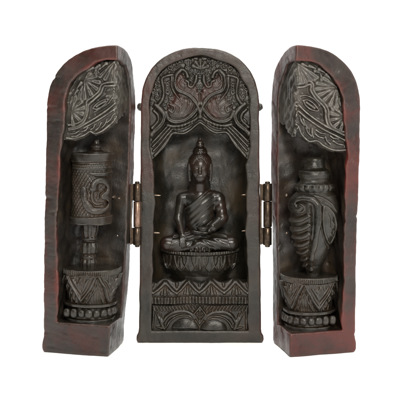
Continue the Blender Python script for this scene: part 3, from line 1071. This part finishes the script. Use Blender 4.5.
def make_pedestal(w, dz, seed, label):
    z_top, z_band, z_plate, z_floor = 79.8 + dz, 74.5 + dz, 47.0 + dz, 29.0 + dz

    def inset(z):
        return np.interp(z - dz, [28, 32, 33, 43, 44, 44.6, 47, 47.6, 50, 60, 70, 74, 74.8, 79.8],
                         [3.4, 3.6, 6.2, 6.2, 5.0, 2.2, 2.2, 7.0, 6.8, 4.6, 2.4, 1.6, 0.4, 0.1]).astype(ARR)

    def fn(a, b, z):
        s = perim(a, b) + 0 * z
        s = s + lump(a, b, z, 22, 0.8, seed + 3)
        v = (z_band - z + lump(a, b, z, 20, 0.7, seed + 4)) / (z_band - z_plate - 1.0)
        per = 35.0
        ph = (s + 3.5) / per
        # zig-zag of big pointed petals, each nested with smaller ones and fine veins
        t = np.abs((ph + 0.5) % 1.0 - 0.5) * 2          # 0 on the axis of a hanging petal
        tip = 1.0 - t ** 1.25                                      # v where the petal edge lies
        edge = (v - tip) * 14.0
        on = (v > 0.0) & (v < 1.0)
        up = np.where(edge < 0, 1.7, 0.0)
        up = up + 2.3 * np.exp(-((edge + 1.6) / 1.5) ** 2)
        up = up + 1.8 * np.exp(-((edge + 6.2) / 1.2) ** 2) * (v > 0.12)
        e3 = (v - (0.10 + 1.05 * t)) * 14.0                 # small pointed leaf inside each petal
        up = up + (1.4 * np.exp(-(e3 / 1.3) ** 2) + 0.5 * (e3 > 0)) * (edge < -7.4) * (v > 0.06)
        up = up + 0.35 * np.sin(s * 2.1) * (edge < -7.5)
        e2 = edge - 4.2
        up = up + np.where(edge > 0, 1.3 * np.exp(-(e2 / 1.2) ** 2) + 0.4 * np.cos(s * 1.9), 0)
        up = np.where(on, up, 0)
        flutes = 0.55 * np.sin(s * 2 * math.pi / 2.2) * (z > z_band) * (z < z_top - 0.6)
        f = rbox(a, b, PA0, PA1, PB0, PB1, PR) + inset(z) - up - flutes
        f = f * 0.8
        f = smax(f, z - z_top, 0.8)
        f = np.maximum(f, z_floor - 0.5 - z)
        f = np.maximum(f, (niche_k(a, b, z, 0.8, 500, 600) - 1) * 44)
        return f + lump(a, b, z, 12, 0.25, seed)

    ped = sdf_mesh('lotus_pedestal', fn, ((-1.5, 60), (-1.5, 50), (z_floor - 2, z_top + 2)), 0.45, M_CARVE, shrine,
                   warp=w.warp, curv=9, ck=2.2, label=label)
    # bead row: one bead after another round the foot
    rr = np.random.RandomState(seed)
    ins = 5.2
    r0 = PR - ins
    s_vals = np.arange(-26, PR * math.pi / 2 + 10, 7.6)
    nu, nv = 18, 12
    for s in s_vals:
        s = s + rr.normal() * 0.25
        L = r0 * math.pi / 2
        if s <= 0:
            a, b, tx, ty = PA0 + PR - s, PB0 + ins, 1, 0
        elif s < L:
            th = s / r0
            a, b = PA0 + PR - r0 * math.sin(th), PB0 + PR - r0 * math.cos(th)
            tx, ty = math.cos(th), -math.sin(th)
        else:
            a, b, tx, ty = PA0 + ins, PB0 + PR + (s - L), 0, 1
        if a > NA - 3 or b > NB - 4:
            continue
        ra, rb, rz = 3.8 * (1 + rr.normal() * 0.05), 3.6, 4.3 * (1 + rr.normal() * 0.05)
        zc = (z_floor + 9.2) + rr.normal() * 0.2
        P = []
        for j in range(nv + 1):
            ph = math.pi * j / nv
            for i in range(nu):
                t = 2 * math.pi * i / nu
                c_, s_, z_ = math.sin(ph) * math.cos(t), math.sin(ph) * math.sin(t), math.cos(ph)
                c_, s_, z_ = math.copysign(abs(c_) ** 0.75, c_), math.copysign(abs(s_) ** 0.8, s_), math.copysign(abs(z_) ** 0.8, z_)
                da, db = c_ * ra, s_ * rb
                P.append((a + da * tx - db * ty, b + da * ty + db * tx, zc + rz * z_ - 0.7 * (s_ * 0.5)))
        Q = [(j * nu + i, j * nu + (i + 1) % nu, (j + 1) * nu + (i + 1) % nu, (j + 1) * nu + i) for j in range(nv) for i in range(nu)]
        P = w.warp(np.array(P, float))
        Q = np.array(Q)
        if w.side > 0:
            Q = Q[:, ::-1]
        bead = link_mesh('bead', P, Q, M_CARVE, ped, {'ridge': np.full(len(P), 0.15), 'cavity': np.zeros(len(P)), 'wear': np.zeros(len(P))})
    return ped


make_pedestal(WL, 0.0, 91, 'lotus stand below the prayer wheel')
make_pedestal(WR, -7.2, 95, 'lotus stand below the conch shell')

# ---- prayer wheel in the left wing ----
R = Relief(60, 140, 125, 235)
for k in range(24):                                                # small chequer row
    for r_ in (0, 1):
        R.ridge([(70 + k * 2.0 + r_, 165.2 + r_ * 2.6), (70.4 + k * 2.0 + r_, 165.5 + r_ * 2.6)], 0.95, 1.0, smooth=False)
for k in range(-8, 16):                                            # lattice ground
    R.groove([(64 + k * 3.6, 171), (64 + k * 3.6 + 30, 217)], 0.65, 0.9, smooth=False)
    R.groove([(96 + k * 3.6 - 32, 171), (96 + k * 3.6 - 62, 217)], 0.65, 0.9, smooth=False)
R.fill([(86, 171.6), (98, 172.4), (118, 171.8), (118, 177.4), (96, 177), (90, 174.5)], 2.4, 1.3, smooth=False)
GL = [(84.0, 189.5), (84.8, 198), (87.6, 206), (93, 211.0), (100, 211.6), (105.2, 208.8), (107.2, 203.5), (105.4, 198.8), (102.6, 197), (105.8, 193), (106.2, 187), (102.6, 182),
      (98, 181), (94.8, 183.5), (93.4, 188.5)]
R.ridge(GL, 3.3, 3.6)
R.ridge([(87, 204), (92, 210), (100, 211.5)], 4.4, 3.9, 3.6)
R.ridge([(93.4, 188.5), (92.4, 195), (93.4, 201), (96.5, 204.2), (100, 204)], 1.4, 2.4)
R.ridge([(97, 199), (98, 193), (100.5, 191)], 1.2, 1.6, 0.6)
R.ridge([(84, 190), (81.5, 187)], 1.8, 2.6, 0.8)
R.G *= np.clip(1.6 - R.H, 0, 1)
dr_s = R.sampler()
DA, DB = 31.0, 24.5
DZ0, DZ1 = WL.z_at(225.3, DA, 4), WL.z_at(153.6, DA, 4)


def drum_fn(a, b, z):
    u, v = WL.chart(a, z, 6.0)
    v = v + 0 * b
    rel = dr_s(u - 0.2, v) * np.clip((DB + 7 - b) / 15.0, 0, 1)
    band = np.clip((162.6 - v) / 0.9, 0, 1) + np.clip((v - 216.8) / 0.9, 0, 1)
    rel = np.where(band > 0, 0, rel) + 2.3 * band
    f = np.hypot(a - DA, (b - DB) * 0.95) - 19.6 - rel * 0.8
    f = f * 0.85
    return smax(smax(f, z - DZ1, 1.2), DZ0 - z, 1.2) + lump(a, b, z, 14, 0.3, 17)


wheel = sdf_mesh('prayer_wheel', drum_fn, ((2, 50), (-1, 46), (DZ0 - 2, DZ1 + 2)), 0.42, M_CARVE, shrine, warp=WL.warp, curv=9, ck=2.2,
                 label='carved prayer wheel drum with a raised symbol')


def handle_fn(a, b, z):
    zz = [WL.z_at(y, DA, DB) for y in (273, 271, 268, 262, 259, 257.5, 256, 254.5, 252, 247, 242.5, 240.8, 239, 237.6, 236, 231, 227, 222)]
    rr = [9.5, 9, 7.6, 8.2, 7.4, 7.8, 7.8, 6.6, 8.4, 9.0, 8.2, 6.6, 7.7, 7.7, 6.8, 8.4, 8.6, 8.6]
    pr = np.interp(z, zz, rr).astype(ARR)
    th = np.arctan2(a - DA - 1.0, b - DB)
    fl = 0.55 * np.cos(th * 9) * np.interp(z, sorted(zz), [0, 0, 1, 1, 1, 0, 0, 1, 1, 1, 1, 0, 0, 0, 1, 1, 1, 1]).astype(ARR)
    f = np.hypot(a - DA - 1.0, b - DB) - pr - fl
    return np.maximum(np.maximum(f * 0.85, z - DZ0 - 1), 78 - z) + lump(a, b, z, 9, 0.15, 19)


sdf_mesh('handle', handle_fn, ((18, 47), (10, 40), (76, DZ0 + 3)), 0.42, M_CARVE, wheel, warp=WL.warp, curv=7, ck=2.2)


def finial_fn(a, b, z):
    f = np.hypot(a - DA + 3, b - DB) - np.interp(z, [DZ1 - 2, DZ1 + 1, DZ1 + 3, DZ1 + 6, DZ1 + 9, DZ1 + 14], [11, 10, 5, 5.5, 3.8, 3.0]).astype(ARR)
    return np.maximum(np.maximum(f * 0.7, DZ1 - 1.5 - z), z - DZ1 - 13)


sdf_mesh('finial', finial_fn, ((8, 42), (8, 42), (DZ1 - 3, DZ1 + 15)), 0.5, M_CARVE, wheel, warp=WL.warp, curv=6)

# ---- conch shell in the right wing ----
R = Relief(280, 150, 350, 285)
R.ridge([(297.5, 207.5), (295.2, 209.8), (292.6, 207), (293.4, 202.5), (297.5, 199.6), (304, 198.2), (310, 200.2), (313, 206), (313.6, 220), (312.2, 240), (310.6, 258), (311.5, 272)], 3.9, 4.6, 2.2)
R.ridge([(298.5, 205.0), (301.0, 208), (299.5, 212), (296, 213.0)], 1.7, 3.6)
R.groove([(307.2, 206), (308, 220), (307.6, 238), (307.2, 256), (309, 270)], 1.2, 2.0)
for (x0, y0, x1, y1, ww) in ((291.5, 222, 304.5, 216, 3.0), (293.5, 231, 305, 225, 3.1), (294.5, 239.5, 305, 234, 3.0), (296.2, 247.5, 305.5, 242.5, 2.8),
                             (298.5, 255.5, 306, 251, 2.6), (300.7, 263, 306.8, 259.5, 2.3), (303, 269, 308, 266, 2.0)):
    R.ridge([(x0, y0), ((x0 + x1) / 2, (y0 + y1) / 2 + 1.6), (x1, y1)], ww, 3.6, ww * 0.75)
LF = [(319.5, 206), (327.5, 211), (333.5, 220.5), (334, 233), (328.7, 244), (322.5, 236.5), (318.8, 222.5)]
R.fill(LF, 1.4, 3)
R.ridge(LF, 1.3, 2.4, closed=True)
R.ridge([(322, 212), (325, 219), (325.2, 226), (328.3, 228.5), (331, 225), (328.5, 221.5)], 1.2, 2.2)
R.ridge([(326.5, 233), (330, 236), (331.8, 231.5)], 1.5, 2.2)
R.ridge([(312, 196), (320, 198.5), (328, 204), (335, 213)], 1.8, 1.6, 0.6)
R.groove([(316.5, 205), (316.4, 222), (320.5, 238), (327, 249)], 1.1, 1.3)
co_s = R.sampler()
CA, CB = 32.0, 24.0
_py = [156, 158.5, 160, 166, 168.5, 170, 172, 175.5, 178.5, 181, 183, 185.5, 188.5, 191.5, 193.5, 197, 204, 213, 225, 238, 250, 260, 268, 276]
_rr = [5, 8.4, 9.2, 10.6, 10.8, 12, 15.6, 16.6, 16.4, 15.2, 16.2, 19.8, 20.8, 19.8, 18.8, 22.6, 25.0, 25.4, 24.8, 22.4, 18.4, 13.8, 9.6, 7]
_pz = [WR.z_at(y, CA, 4) for y in _py]
CT, CBOT = WR.z_at(157.3, CA, 8), 71.0


def conch_fn(a, b, z):
    u, v = WR.chart(a, z, 5.0)
    rel = co_s(u - 3.2, v + 0 * b)
    r = np.interp(z, _pz[::-1], _rr[::-1]).astype(ARR)
    lean = np.interp(z, [70, 140, 200], [0.5, 0.5, 0.5]).astype(ARR)
    th = np.arctan2(a - CA - lean, CB - b)
    zb = _pz[12]
    bead = 1.5 * np.abs(np.cos(th * 8)) * np.exp(-((z - zb) / 3.0) ** 4)
    spiral = 0.5 * np.sin((z - 190) * 0.9 + th) * np.clip((z - 168) / 8, 0, 1)
    f = np.hypot(a - CA - lean, (b - CB) * 1.12) - r - rel * 0.95 * (b < CB) - bead + 1.0 * np.exp(-((z - zb) / 3.0) ** 4) - spiral * 0.4
    f = f * 0.8
    return smax(np.maximum(f, CBOT - z), z - CT, 2.0) + lump(a, b, z, 12, 0.2, 23)


sdf_mesh('conch_shell', conch_fn, ((0, 60), (-2, 47), (CBOT - 1, CT + 2)), 0.42, M_CARVE, shrine, warp=WR.warp, curv=9, ck=2.2,
         label='upright carved conch shell')


# ---- hinges, nails, small lugs ----
def lathe(name, prof, cx, cy, mat, parent, n=28, label=None):
    P, Q = [], []
    for r, z in prof:
        for i in range(n):
            t = 2 * math.pi * i / n
            P.append((cx + r * math.cos(t), cy + r * math.sin(t), z))
    for j in range(len(prof) - 1):
        for i in range(n):
            Q.append((j * n + i, j * n + (i + 1) % n, (j + 1) * n + (i + 1) % n, (j + 1) * n + i))
    return link_mesh(name, P, Q, mat, parent, label=label)


def knuckle(r, z0, z1):
    e = 0.5
    return [(0.01, z0), (r - e, z0), (r, z0 + e), (r, (z0 + z1) / 2), (r, z1 - e), (r - e, z1), (0.01, z1)]


def box_mesh(name, x0, x1, y0, y1, z0, z1, mat, parent):
    c = 0.25
    P, Q = [], []
    # bevelled plate: three rings
    for (ix, z) in ((c, z0), (0, z0 + c), (0, z1 - c), (c, z1)):
        P += [(x0 + ix, y0 + ix, z), (x1 - ix, y0 + ix, z), (x1 - ix, y1 - ix, z), (x0 + ix, y1 - ix, z)]
    for j in range(3):
        for i in range(4):
            Q.append((j * 4 + i, j * 4 + (i + 1) % 4, (j + 1) * 4 + (i + 1) % 4, (j + 1) * 4 + i))
    Q += [(3, 2, 1, 0), (12, 13, 14, 15)]
    o = link_mesh(name, P, Q, mat, parent)
    o.data.polygons.foreach_set('use_smooth', np.zeros(len(Q), bool))
    return o


def make_hinge(hx, hy, side, r, mid_mat, label):
    z_of = lambda py: EYE - (py - 102) * (D + hy) / D
    zt, z1, z2, zb = z_of(183.5), z_of(201), z_of(227.5), z_of(245)
    h = lathe('hinge', knuckle(r, z2 + 0.4, z1 - 0.4), hx, hy, mid_mat, shrine, label=label)
    lathe('knuckle', knuckle(r + 0.25, z1, zt), hx + 0.1, hy, M_BRONZE, h)
    lathe('knuckle', knuckle(r + 0.2, zb, z2), hx - 0.1, hy, M_BRONZE, h)
    lathe('pin', [(0.01, zb - 2.2), (r * 0.5, zb - 2.0), (r * 0.62, zb - 1.2), (r * 0.62, zb + 1), (r * 0.5, zt - 1), (r * 0.62, zt + 0.5), (r * 0.62, zt + 1.4), (r * 0.45, zt + 2.1), (0.01, zt + 2.2)], hx, hy, M_BRONZE, h)
    # visible leaf edge beside the barrel, joined to it at the end knuckles, and the leaf behind
    px = hx - r - 2.3
    box_mesh('leaf', px - 0.9, px + 0.7, hy - 1.2, hy + 5.5, zb + 0.5, zt - 0.5, M_BRONZE, h)
    box_mesh('leaf_joint', px, hx - 0.5, hy + 0.3, hy + 2.2, zb + 0.8, z2 - 0.4, M_BRONZE, h)
    box_mesh('leaf_joint', px, hx - 0.5, hy + 0.3, hy + 2.2, z1 + 0.4, zt - 0.8, M_BRONZE, h)
    box_mesh('leaf', hx - 0.2, hx + r + 0.4, hy + 0.3, hy + 2.0, z2 + 1, z1 - 1, M_BRONZE, h)
    return h


make_hinge(-62.4, -5.2, -1, 3.9, M_COPPER, 'hinge beside the prayer wheel wing, copper in the middle')
make_hinge(67.2, -4.6, 1, 4.2, M_BRONZE, 'dull bronze hinge beside the conch wing')


def nail(tip, base, r, parent):
    tip, base = np.array(tip, float), np.array(base, float)
    d = tip - base
    L = np.linalg.norm(d)
    d /= L
    u = np.cross(d, (0, 0, 1.0))
    u /= np.linalg.norm(u)
    v = np.cross(d, u)
    n = 14
    P, Q = [], []
    for (rr, t) in ((r, 0), (r, 0.45), (r * 0.75, 0.75), (r * 0.4, 0.95), (0.02, 1.0)):
        for i in range(n):
            a = 2 * math.pi * i / n
            P.append(base + d * (L * t) + (u * math.cos(a) + v * math.sin(a)) * rr)
    for j in range(4):
        for i in range(n):
            Q.append((j * n + i, (j + 0) * n + (i + 1) % n, (j + 1) * n + (i + 1) % n, (j + 1) * n + i))
    return link_mesh('nail_tip', P, Q, M_NAIL, parent)


for px, py, s in ((161, 195.5, -1), (160, 233, -1), (241.0, 195, 1), (241.5, 231, 1)):
    z = EYE - (py - 102) * (D + 9) / D
    x = (px - 200) * (D + 9) / D
    nail((x, 9, z), (s * 48, 10, z + 0.2), 0.9, center)
for w, par, pts in ((WL, wing_left, ((42.0, 112.5, 197.5, 1.8), (45.0, 118.5, 198.6, 1.6), (45.0, 117, 236, 1.6))), (WR, wing_right, ((45.2, 287.3, 195.5, 2.3), (45.0, 287.3, 233.5, 1.9)))):
    for b, px, py, r in pts:
        z = w.z_at(py, 6, b)
        a = w.a_at(px, b, z)
        nail(w.one(a, b, z), w.one(a, 52, z), r, par)
for s in (-1, 1):
    def lug_fn(x, y, z, s=s):
        return ell(x, y, z, (s * 60.0, 6, 236), (3.4, 4.0, 4.2)) + lump(x, y, z, 5, 0.2, 40)
    sdf_mesh('side_lug', lug_fn, ((s * 60.8 - 5, s * 60.8 + 5), (0, 12), (231, 241)), 0.4, M_PANEL, center, curv=4)

# ------------------------------------------------------------------ white paper sweep under and behind
prof = [(-1.6, 0.0), (0.5, 0.0)]
for k in range(1, 13):
    t = math.pi / 2 * k / 12
    prof.append((0.5 + 0.45 * math.sin(t), 0.45 - 0.45 * math.cos(t)))
prof.append((0.95, 2.2))
P, Q = [], []
for (y, z) in prof:
    P += [(-1.6 / S, y / S, z / S), (1.6 / S, y / S, z / S)]
for j in range(len(prof) - 1):
    Q.append((2 * j, 2 * j + 1, 2 * j + 3, 2 * j + 2))
bd = link_mesh('backdrop', P, Q, M_PAPER)
bd['kind'] = 'structure'
bd['label'] = 'seamless white paper sweep under and behind the shrine'

for o in list(bpy.data.objects):
    if '_org' in o:
        del o['_org']
